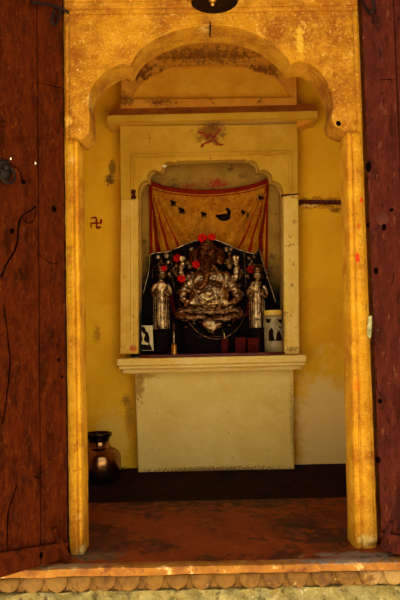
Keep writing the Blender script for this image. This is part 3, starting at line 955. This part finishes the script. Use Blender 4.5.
trim([(150, 254.5), (155, 253), (160, 252.5), (167, 252), (174, 249.5), (184, 245), (195, 241), (206, 238.5)], .0034)
trim([(206, 238.5), (217, 240.5), (228, 245), (238, 249.3), (248, 252.5), (255, 254)], .0034)
trim([(150, 254.5), (149.3, 266), (148, 275), (145.5, 285), (143.5, 293)], .002)
trim([(256, 252), (259.5, 250.5), (262, 260), (266, 273), (271, 288), (275.5, 302)], .0028)
trim([(171.5, 252), (172, 268), (173.5, 285), (176, 292)], .0016, YP - .006, 'silver_dark')
trim([(244, 253), (245, 268), (245.5, 280), (246, 292)], .0016, YP - .006, 'silver_dark')

# small relief attendants fixed on the panel
rnd = random.Random(3)


def relief(px, py, s, Y=YP - .012):
    k = unit(Y)
    b = B()
    c = lambda x, y, d=0: P(px + x * s, py + y * s, Y - d)
    ell(b, c(0, 0, .012), (3.6 * s * k, 3.4 * s * k, 4.4 * s * k))
    ell(b, c(0, -5, .008), (3.2 * s * k, 2.4 * s * k, 3.2 * s * k))
    ell(b, c(0, -8, .006), (1.5 * s * k, 1.5 * s * k, 2.2 * s * k))
    ell(b, c(0, 9, .006), (5.0 * s * k, 3.2 * s * k, 6.4 * s * k))
    ell(b, c(-4.8, 4.6, .012), (1.6 * s * k, 2 * s * k, 4.2 * s * k), rot=Matrix.Rotation(.4, 4, 'Y'))
    ell(b, c(4.8, 4.6, .012), (1.6 * s * k, 2 * s * k, 4.2 * s * k), rot=Matrix.Rotation(-.4, 4, 'Y'))
    ell(b, c(0, 2.2, .020), (.9 * s * k, 1.4 * s * k, 1.4 * s * k))
    b = fused(b, .0032, 1)
    link('relief_figure', b, 'silver_dark', pl, smooth=60)


for (x, y, s) in ((176.5, 266, .78), (182, 288, .85), (190, 259, .72), (229.5, 258, .80), (238.5, 268, .80), (239.5, 290, .80), (252, 262, .62), (161, 261, .55)):
    relief(x, y, s)
for (x, y, r) in ((158, 257, 2.2), (166.5, 255.5, 2.4), (168, 262, 2.0), (191.5, 249.5, 2.2), (226, 249.5, 2.4), (231, 249, 1.8), (169.5, 274, 1.8), (166, 269, 1.6), (249, 258, 1.6), (254, 257, 1.6), (247.5, 276, 1.7), (262, 266, 1.3)):
    b = B()
    k = unit(YP)
    ell(b, P(x, y, YP - .006), (r * k, .006, r * k), 12, 8)
    for q in range(6):
        t = q * PI / 3
        ell(b, P(x + r * .8 * math.cos(t), y + r * .8 * math.sin(t), YP - .006), (r * .42 * k, .004, r * .42 * k), 8, 6)
    link('rosette', b, 'silver', pl)

# ------------------------------------------------------------------ central deity statue
YI = 1.315
K = unit(YI)
st = thing('deity_statue', 'large tarnished silver seated deity statue in the middle of the niche', 'statue', (P(209, 345, YI).x, YI, ZL + .004))


def I(x, y, d=0):
    return P(x, y, YI - d)


def limb(bm, pts, rad):
    q = spline([(x, y, d) for x, y, d in pts], 5)
    rr = spline([(r, 0) for r in rad], 5)
    tube(bm, [I(x, y, d) for x, y, d in q], [max(.4, r[0]) * K for r in rr], 10)
    for (e, r) in ((pts[0], rad[0]), (pts[-1], rad[-1])):
        ell(bm, I(*e), (r * K,) * 3, 10, 8)


b = B()
ell(b, I(209, 297, .022), (21 * K, .062, 18 * K))
ell(b, I(208.5, 281, .0), (22 * K, .045, 13 * K))
ell(b, I(208, 271, 0), (9 * K, .035, 9 * K))
ell(b, I(209, 312, .01), (27 * K, .06, 8 * K))
limb(b, [(196, 311, .03), (184, 312, .05), (180, 316, .06), (190, 318, .085), (203, 317, .09)], [7, 6.5, 5.5, 4.6, 3.6])
limb(b, [(222, 311, .03), (234, 311, .05), (238, 315, .06), (228, 318, .085), (216, 319, .09)], [7, 6.5, 5.5, 4.6, 3.6])
limb(b, [(192, 276, .0), (184, 280, .0), (181, 272, .005), (182.5, 264, .01)], [5.5, 4.6, 3.8, 3])
limb(b, [(225, 276, .0), (233, 280, .0), (236.5, 271, .005), (236, 263, .01)], [5.5, 4.6, 3.8, 3])
limb(b, [(192, 279, .0), (184, 290, .02), (183, 299, .04), (192, 303, .075)], [5.5, 5, 4.2, 3.4])
limb(b, [(226, 279, .0), (235, 290, .02), (236, 300, .04), (227, 304, .075)], [5.5, 5, 4.2, 3.4])
for (hx_, hy_, hd, s) in ((182.5, 261, .012, 1), (236, 260, .012, 1), (194, 303.5, .08, 1), (225, 304.5, .08, 1)):
    ell(b, I(hx_, hy_, hd), (3.4 * K, 2.4 * K, 3.2 * K), 10, 8)
    for q in range(4):
        limb(b, [(hx_ - 2.2 + q * 1.5, hy_ - 1.5, hd + .006), (hx_ - 2.5 + q * 1.7, hy_ - 4.4 + .5 * abs(q - 1.4), hd + .012)], [1.0, .8])
b = fused(b, .0034, 2)
wobble(b, .0035, 75)
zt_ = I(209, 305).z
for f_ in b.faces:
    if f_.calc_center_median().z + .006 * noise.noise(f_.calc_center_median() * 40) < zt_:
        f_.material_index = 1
link('body', b, ['silver', 'silver_dark'], st, smooth=60)
b = B()
ell(b, I(207, 257, .035), (10.5 * K, .045, 11.5 * K))
ell(b, I(203, 252, .055), (4.6 * K, .03, 4.6 * K)); ell(b, I(211.5, 252, .055), (4.6 * K, .03, 4.6 * K))
limb(b, [(207, 260, .075), (207, 269, .10), (206.5, 277, .112), (204, 284, .112), (199.5, 288, .108), (196.5, 285.5, .106)], [5.6, 4.5, 3.8, 3.2, 2.6, 2.0])
ell(b, I(194.5, 257, .02), (6.6 * K, .012, 9 * K), rot=Matrix.Rotation(.2, 4, 'Y') @ Matrix.Rotation(-.5, 4, 'Z'))
ell(b, I(219.5, 256.5, .02), (6.6 * K, .012, 9 * K), rot=Matrix.Rotation(-.2, 4, 'Y') @ Matrix.Rotation(.5, 4, 'Z'))
b = fused(b, .0032, 2)
hd_ = link('head', b, 'copper', st, smooth=60)
hd_['label'] = 'reddish copper coloured head'
for s in (-1, 1):
    b = B()
    ell(b, I(207 + s * 4.6, 257.5, .078), (1.4 * K, .006, .8 * K), 10, 8)
    link('eye', b, 'silver', st)
b = B()
limb(b, [(213, 266, .085), (216.5, 269.5, .10), (217.5, 273, .112)], [1.5, 1.2, .6])
link('tusk', b, 'silver', st)
b = B()
limb(b, [(201.5, 266, .085), (198.5, 269.5, .10)], [1.5, 1.1])
link('tusk', b, 'silver', st)
for (pa, pc_, r_) in (((184, 281.5, .0), (187, 275.5, .0), 5.2), ((230, 275.5, .0), (233, 281.5, .0), 5.2), ((183, 286, .012), (190, 289.5, .012), 5.8), ((228, 289.5, .012), (236, 286, .012), 5.8)):
    b = B()
    a_, c_ = I(*pa), I(*pc_)
    ax = (c_ - a_).normalized(); e1 = Vector((0, 1, 0)); mid = (a_ + c_) / 2
    e2 = ax
    tube(b, [mid + e2 * math.cos(t) * r_ * K + e1 * math.sin(t) * r_ * K for t in [2 * PI * q / 18 for q in range(18)]], .0045, 6, closed=True)
    link('armlet', b, 'silver_dark', st)
b = B()
cc = I(207.3, 251, .030)
lathe(b, [(10.2 * K, 0), (10.8 * K, .006), (9.6 * K, .012), (9.8 * K, .020), (7.6 * K, .028), (7.8 * K, .034), (5 * K, .044), (5.2 * K, .050), (2.6 * K, .058), (0, .064)], cc, 20)
link('crown', b, 'copper', st)
b = B()
pts = [(193, 277, .05), (194, 287, .078), (199, 297, .090), (208, 302, .094), (217, 297, .090), (223, 287, .078), (224, 277, .05)]
for x, y, d in spline(pts, 7):
    ell(b, I(x, y, d), (1.25 * K,) * 3, 8, 6)
link('bead_garland', b, 'silver', st)
b = B()
ell(b, I(209, 293, .094), (3.8 * K, .008, 3.2 * K), 14, 10)
for q in range(8):
    ell(b, I(209 + 4.6 * math.cos(q * PI / 4), 293 + 4 * math.sin(q * PI / 4), .090), (1.3 * K, .006, 1.3 * K), 8, 6)
link('chest_medallion', b, 'silver', st)
# apron, seat and looped chain under the body
b = B()
for i, (hw, y, d) in enumerate(((16, 317, .065), (15, 321, .082), (12, 326, .088), (8, 331, .084), (3, 335.5, .072))):
    pass
rows = [(17, 317.5, .070), (16.5, 320, .088), (14, 324, .094), (10.5, 328, .094), (6.5, 332, .086), (2.2, 335.5, .072)]
gr = []
for (hw, y, d) in rows:
    gr.append([b.verts.new(I(212 + hw * math.sin(-PI / 2 + PI * k / 16), y + .8 * math.sin(k * PI / 2) - 1.5 * abs(k / 8 - 1), d * .45 + d * .55 * math.cos(-PI / 2 + PI * k / 16) + .003 * (k % 2))) for k in range(17)])
for r, q in zip(gr, gr[1:]):
    for k in range(16):
        b.faces.new((r[k], r[k + 1], q[k + 1], q[k]))
o = link('apron', b, 'silver', st, smooth=80)
s_ = o.modifiers.new('t', 'SOLIDIFY'); s_.thickness = .004
b = B()
zb = ZL + .004
c_ = I(210, 330, 0)
lathe(b, [(.165, 0), (.168, .012), (.150, .022), (.140, .05), (.150, I(210, 322).z - zb - .014), (.150, I(210, 319).z - zb), (.10, I(210, 318).z - zb)], (c_.x, YI + .01, zb), 28, 1, .34)
o = link('seat_block', b, 'dkwood', st)
b = B()
lp = spline([(177, 294, .02), (179, 303, .05), (184, 314, .075), (191, 325, .085), (199, 333, .088), (209, 338, .09), (219, 339, .09), (229, 335.5, .088), (239, 327, .08), (243.5, 318, .06), (245, 310, .03)], 6)
tube(b, [I(*q) for q in lp], .0024, 7)
link('looped_chain', b, 'silver_dark', st)
for (x0_, y0_, x1_, y1_) in ((184, 320.5, 206, 321.5), (218, 321.5, 236, 320), (190, 329, 199, 328.5), (196, 336.5, 204, 336.3), (210, 336, 222, 336)):
    b = B()
    tube(b, [I(x0_, y0_, .092), I((x0_ + x1_) / 2, y0_ + .6, .094), I(x1_, y1_, .092)], .0016, 6)
    link('seat_bar', b, 'silver_dark', st)
for (x, y) in ((186, 327), (194, 323), (229, 325), (233, 322), (223, 331), (240, 316)):
    b = B()
    ell(b, I(x, y, .088), (1.1 * K, .004, 1.1 * K), 8, 6)
    link('seat_stud', b, 'silver_dark', st)

# ------------------------------------------------------------------ two standing attendants


def attendant(px, py_head, py_hem, label, mirror=1):
    Y = 1.295
    k = unit(Y)
    base = P(px, py_hem, Y)
    t = thing('attendant_statue', label, 'statue', (base.x, Y, zb), 'attendant statues')
    J = lambda x, y, d=0: P(px + x, y, Y - d)
    c = J(0, py_hem)
    h = lambda y: J(0, y).z - c.z
    b = B()
    lathe(b, [(.030, 0), (.036, .004), (.038, h(py_hem - 8)), (.034, h(py_hem - 20)), (.030, h(py_hem - 30)), (.026, h(py_hem - 38)), (.030, h(py_hem - 44)), (.030, h(py_hem - 47)), (.016, h(py_head + 6)), (.012, h(py_head + 3))], (c.x, Y, c.z), 18, 1, .62)
    ell(b, J(0, py_head, .008), (5.0 * k, 4.6 * k, 5.8 * k))
    ell(b, J(0, py_head + 1, .030), (1.0 * k, 1.5 * k, 1.5 * k))
    for s in (-1, 1):
        q = [(s * 6, py_head + 10, 0), (s * 9, py_head + 16, .006), (s * 8.6, py_head + 21, .02), (s * 5, py_head + 19, .036)]
        tube(b, [J(x, y, d) for x, y, d in spline(q, 4)], [a * k for a in [2.6 - .08 * i for i in range(13)]], 8)
        ell(b, J(s * 4.4, py_head + 18, .038), (2.0 * k,) * 3, 8, 6)
        ell(b, J(s * 4.5, py_head + 1, .004), (1.2 * k, 1.5 * k, 2.4 * k), 8, 6)
    b = fused(b, .0032, 1)
    link('body', b, 'silver', t, smooth=60)
    b = B()
    for i in range(7):
        a = -1.2 + 2.4 * i / 6
        tube(b, [Vector((c.x + .040 * math.sin(a) * (1 + .12 * q), Y - .026 * math.cos(a) * (1 + .1 * q), c.z + h(py_hem - 40 + q * 39))) for q in (0, .35, .7, 1)], .0026, 6)
    link('robe_pleats', b, 'silver', t)
    b = B()
    lathe(b, [(5.4 * k, 0), (5.8 * k, .008), (4.6 * k, .014), (4.8 * k, .022), (2.8 * k, .032), (0, .042)], J(0, py_head - 3, .006), 14)
    link('crown', b, 'silver_dark', t)
    b = B()
    hp = [J(9.4 * math.cos(a), py_head - 1 + 10 * math.sin(a), -.012) for a in [-PI * 1.12 + PI * 1.24 * i / 22 for i in range(23)]]
    tube(b, hp, .0024, 6)
    for q in hp[::2]:
        ell(b, q, (.0042,) * 3, 8, 6)
    link('halo', b, 'silver_dark', t)
    b = B()
    lathe(b, [(.052, 0), (.054, .010), (.044, .018), (.042, c.z - zb - .010), (.048, c.z - zb - .006), (.046, c.z - zb + .003)], (c.x, Y, zb), 20, 1, .75)
    link('plinth', b, 'dkwood', t)
    return t


attendant(161.5, 274.5, 330, 'standing silver attendant figure beside the framed card')
attendant(257.5, 275.5, 329, 'standing silver attendant figure beside the yellow-lidded jar')


# ------------------------------------------------------------------ red flowers
def flower(px, py, r, Y, label):
    k = unit(Y)
    c = P(px, py, Y)
    t = thing('red_flower', label, 'flower', v3(c), 'red flowers laid on the idols')
    b = B()
    for q in range(6):
        a = q * PI / 3 + px
        ell(b, c + Vector((math.cos(a) * r * .5 * k, -.003, math.sin(a) * r * .42 * k)), (r * .55 * k, .006, r * .40 * k), 10, 8, rot=Matrix.Rotation(-a, 4, 'Y') @ Matrix.Rotation(.35, 4, 'Z'))
    link('petals', b, 'flower', t)
    b = B()
    ell(b, c + Vector((0, -.008, 0)), (r * .22 * k, .006, r * .22 * k), 8, 6)
    link('flower_centre', b, 'ribbon', t)


flower(202.5, 238, 5.2, 1.28, 'red flower on the tip of the crown, left of a smaller one')
flower(212, 236.8, 4.2, 1.285, 'smaller red flower on the right side of the crown tip')
flower(177.5, 258, 4.6, YP - .032, 'red flower on the small dark relief figure left of the deity\'s head')
flower(181.5, 278.5, 4.4, 1.285, 'lowest of the red flowers, on the upper arm of the seated deity')
flower(196.5, 264.5, 4.6, 1.272, 'red flower on the side of the seated deity\'s head, below the crown')
flower(251, 269.5, 4.2, YP - .026, 'red flower beside the head of the right attendant')
flower(164, 268.5, 3.2, 1.262, 'dull red flower on the head of the left attendant')

# maroon ribbons hanging beside the deity
for (pts, lab) in (([(170.5, 296), (172.5, 305), (175.5, 315)], 'short maroon ribbon hanging between the deity and the left attendant'), ([(250.5, 291), (249.5, 303), (247, 316)], 'maroon ribbon hanging between the deity and the right attendant')):
    b = B()
    q = spline(pts, 6)
    pprism(b, [(x - 2, y) for x, y in q] + [(x + 2, y) for x, y in reversed(q)], YP - .010, .006)
    for i, v in enumerate(b.verts):
        v.co.y += .003 * math.sin(v.co.z * 120)
    o = link('maroon_ribbon', b, 'ribbon', smooth=0)
    tag(o, lab, 'ribbon')

# ------------------------------------------------------------------ things on the ledge
# jar
cj = onz(274, 350.2, zb); cj = Vector((cj.x, 1.225, zb))
kj = unit(cj.y)
cj.x = P(274, 348, 1.225).x
jh = P(274, 314.5, 1.225).z - zb
jr = 9.4 * kj
jt = thing('plastic_jar', 'small pale plastic jar with a yellow lid and a dark picture label', 'jar', v3(cj))
b = B(); lathe(b, [(0, 0), (jr * .92, 0), (jr, .006), (jr, jh - .012), (jr * .9, jh - .004), (jr * .86, jh)], cj, 32); link('jar_body', b, 'jar', jt)
b = B(); lathe(b, [(jr * .90, 0), (jr * .95, .002), (jr * .95, .022), (jr * .90, .026), (0, .027)], cj + Vector((0, 0, jh - .004)), 32); link('lid', b, 'jarlid', jt)
b = B()
za, zb2 = .040, jh - .016
ring = [[b.verts.new((cj.x + (jr + .0012) * math.sin(a), cj.y - (jr + .0012) * math.cos(a), cj.z + z)) for a in [-1.35 + 2.7 * i / 24 for i in range(25)]] for z in (za, zb2)]
for i in range(24):
    b.faces.new((ring[0][i], ring[0][i + 1], ring[1][i + 1], ring[1][i]))
lab = link('label', b, 'jarlabel', jt, smooth=80)
b = B()


def onjar(x, y):
    a = math.asin(max(-.98, min(.98, (x - 274) / 9.6)))
    return Vector((cj.x + (jr + .002) * math.sin(a), cj.y - (jr + .002) * math.cos(a), P(274, y, cj.y - jr).z))


for poly_ in ([(268, 341), (268.5, 331), (271, 327.5), (273, 331), (272.5, 336), (274, 341)], [(274.5, 341), (276, 333), (278.5, 330), (280.5, 335), (282, 341)], [(266, 318.5), (271, 319), (270, 322.5), (267, 323)], [(276, 319), (282, 319.5), (281.5, 324), (278, 322)], [(277, 326.5), (281, 327), (280, 329.5)]):
    vs = [b.verts.new(onjar(x, y)) for x, y in poly_]
    b.faces.new(vs)
bmesh.ops.triangulate(b, faces=b.faces)
bmesh.ops.subdivide_edges(b, edges=b.edges, cuts=4, use_grid_fill=True)
for v in b.verts:
    dd = Vector((v.co.x - cj.x, v.co.y - cj.y))
    dd = dd.normalized() * (jr + .0022)
    v.co.x, v.co.y = cj.x + dd.x, cj.y + dd.y
link('label_print', b, 'print', lab, smooth=0)

# framed card on the left
YK = 1.235
fc = thing('picture_card', 'small cream picture card with a dark figure propped in the left corner of the niche', 'picture', (P(145, 350, YK).x, YK, zb))


def lean(bm):
    for v in bm.verts:
        v.co.y += (v.co.z - zb) * .18


zk = lambda y: y
b = B(); pprism(b, [(139.5, 325.5), (152, 325.3), (153.5, 350.5), (139.8, 350.8)], YK, .004)
lean(b); link('card', b, 'card', fc)
b = B()
pprism(b, [(140, 326.5), (144, 326.6), (145.8, 331.5), (147.5, 332), (149.2, 337), (149.4, 344), (152, 348.5), (152, 350), (140.2, 350.2)], YK - .0015, .0015)
lean(b); link('dark_print', b, 'print', fc, smooth=0)
b = B()
pprism(b, [(139.8, 332), (141.5, 331.5), (143, 333.5), (144.8, 334.5), (144.2, 336.5), (143.5, 339.5), (144.5, 341.5), (148.5, 343.5), (148, 345), (140, 344), (140, 342), (142.3, 341), (142.2, 337.5), (140.8, 335)], YK - .003, .0015)
lean(b); link('pale_figure', b, 'card', fc, smooth=0)

# brass hand bell
YH = 1.20
ch = Vector((P(174.3, 350, YH).x, YH, ZL + .014))
ch = Vector((P(174.3, 351, 1.15).x, 1.15, ZL + .014))
kh = unit(1.15)
hh = lambda y: P(174.3, y, 1.15).z - ch.z
hb = thing('hand_bell', 'small brass hand bell with a slim pale handle standing on the red board', 'hand bell', v3(ch))
b = B(); lathe(b, [(3.6 * kh, 0), (3.4 * kh, .004), (3.0 * kh, .012), (2.9 * kh, hh(346)), (2.2 * kh, hh(344)), (.9 * kh, hh(343))], ch, 20); link('bell_cup', b, 'brass', hb)
b = B(); lathe(b, [(.9 * kh, hh(343.2)), (.7 * kh, hh(340)), (.75 * kh, hh(335)), (.6 * kh, hh(331)), (.9 * kh, hh(330.5))], ch, 12); link('handle', b, 'silver', hb)
b = B(); lathe(b, [(.5 * kh, hh(331)), (1.3 * kh, hh(329.5)), (1.0 * kh, hh(327.5)), (1.4 * kh, hh(326)), (.6 * kh, hh(323.6)), (0, hh(322.8))], ch, 12); link('finial', b, 'rust', hb)
# small things in the dark at the front of the niche
for (x0_, x1_, y0_, y1_, Y, lab) in ((235.5, 245.5, 337.5, 347, 1.235, 'little dark red box nearer the red pot on the niche floor'), (248, 259, 338, 345.5, 1.225, 'little dark red box nearer the jar on the niche floor')):
    b = B()
    a, c = P(x0_, y1_, Y), P(x1_, y0_, Y)
    box(b, (a.x, Y, zb), (c.x, Y + .04, c.z))
    o = thing('red_box', lab, 'box', ((a.x + c.x) / 2, Y + .02, zb), 'little red boxes on the niche floor')
    link('box_body', b, 'ribbon', o, bevel=.002)
    b = B(); box(b, (a.x - .001, Y - .001, c.z - .012), (c.x + .001, Y + .041, c.z + .001)); link('lid', b, 'ribbon', o, bevel=.001)
cp = Vector((P(225, 347, 1.195).x, 1.195, zb + .010)); kp = unit(1.195)
o = thing('vermilion_pot', 'small red powder pot with a thin stick below the silver apron', 'pot', v3(cp))
ph = P(225, 338.5, 1.195).z - cp.z
b = B(); lathe(b, [(2.2 * kp, 0), (4 * kp, ph * .35), (3.8 * kp, ph * .7), (2.6 * kp, ph), (0, ph * .95)], cp, 18); link('pot_body', b, 'ribbon', o)
b = B(); tube(b, [cp + Vector((0, 0, ph * .8)), cp + Vector((-.003, .0, ph + .032))], .003, 8); link('stick', b, 'silver', o)

# ------------------------------------------------------------------ water pot in the left corner
pz = onz(102, 487, -.002)
PYc = 1.02
pc = Vector((P(99, 470, PYc).x, PYc, -.002)); kk = unit(PYc)
H = lambda y: P(100, y, PYc).z - pc.z
wp = thing('water_pot', 'dark shiny metal water pot with a wide rim standing in the left corner', 'pot', v3(pc))
b = B()
lathe(b, [(14 * kk, 0), (18 * kk, .004), (20.6 * kk, H(478)), (21.6 * kk, H(470)), (21.8 * kk, H(458)), (21.2 * kk, H(455)), (20.0 * kk, H(452.5)), (16.5 * kk, H(449)), (12.5 * kk, H(447)), (10.8 * kk, H(445.5)), (10.4 * kk, H(443.5)), (10.4 * kk, H(441))], pc, 48)
link('pot_body', b, 'steelpot', wp, smooth=60)
b = B()
lathe(b, [(9.9 * kk, H(444)), (10.1 * kk, H(440)), (11.2 * kk, H(437.5)), (12.6 * kk, H(436)), (13.4 * kk, H(434.5)), (13.2 * kk, H(433)), (12.0 * kk, H(432.6)), (10.2 * kk, H(435)), (9.0 * kk, H(440)), (8.8 * kk, H(444))], pc, 40)
link('pot_rim', b, 'potdark', wp, smooth=60)
b = B(); lathe(b, [(10.3 * kk, H(445.6)), (11.0 * kk, H(444.8)), (10.3 * kk, H(444))], pc, 40); link('neck_ring', b, 'steelpot', wp, smooth=60)

# ------------------------------------------------------------------ bell over the doorway
YL = -.20
cb = P(214.5, 1.5, YL); kb = unit(YL)
be = thing('hanging_bell', 'dark bronze bell hanging in front of the arch crown', 'bell', v3(cb))
b = B()
R = 24.2 * kb
lathe(b, [(R, 0), (R * .99, .006), (R * .90, .016), (R * .80, .035), (R * .73, .060), (R * .66, .080), (R * .50, .096), (R * .25, .104), (.008, .106), (.008, .098), (R * .22, .096), (R * .45, .088), (R * .60, .074), (R * .67, .056), (R * .74, .032), (R * .84, .014), (R * .92, 0.002)], cb, 48)
link('bell_body', b, 'bell', be, smooth=60)
b = B()
tube(b, [cb + Vector((-.004, 0, .098)), cb + Vector((-.005, -.002, .02))], .004, 8)
ell(b, cb + Vector((-.006, -.004, .008)), (.014, .014, .015), 14, 10)
ell(b, cb + Vector((-.006, -.004, -.010)), (.006, .006, .007), 10, 8)
link('clapper', b, 'clapper', be)
b = B()
tube(b, [cb + Vector((.014 * math.cos(a), 0, .118 + .018 * math.sin(a))) for a in [2 * PI * q / 20 for q in range(20)]], .004, 8, closed=True)
link('hanging_loop', b, 'iron', be)
# iron bracket above the picture that carries the bell
b = B()
zt = cb.z + .155
tube(b, [Vector((cb.x, .05, zt + .03)), Vector((cb.x, -.10, zt + .03)), Vector((cb.x, -.19, zt + .025)), Vector((cb.x, -.215, zt + .005)), Vector((cb.x, -.20, zt - .022)), Vector((cb.x, -.185, zt - .012))], .006, 10)
o = link('iron_bracket', b, 'iron')
tag(o, 'iron hook in the wall above the arch carrying the bronze bell', 'hook')

# ------------------------------------------------------------------ light
w = bpy.data.worlds.new('World')
S.world = w
w.use_nodes = True
bg = w.node_tree.nodes['Background']
bg.inputs['Color'].default_value = (1.0, .96, .87, 1)
bg.inputs['Strength'].default_value = 0.75

sun = bpy.data.lights.new('sun', 'SUN')
sun.energy = 6.0
sun.angle = math.radians(1)
sun.color = (1, .95, .82)
so = bpy.data.objects.new('sun', sun)
COL.objects.link(so)
so.rotation_euler = Vector((.25, .46, -.88)).to_track_quat('-Z', 'Y').to_euler()

# ------------------------------------------------------------------ camera and colour
cam = bpy.data.cameras.new('camera')
cam.sensor_fit = 'VERTICAL'
cam.sensor_height = 36
cam.lens = 36 * F / 600
cam.clip_start = .02
co = bpy.data.objects.new('camera', cam)
COL.objects.link(co)
m = Matrix((rt, up, -fwd)).transposed().to_4x4()
m.translation = CAM
co.matrix_world = m
S.camera = co
S.view_settings.view_transform = 'Standard'
S.view_settings.look = 'None'
S.view_settings.exposure = 1.33
S.view_settings.gamma = 1.0
S.view_settings.use_curve_mapping = False
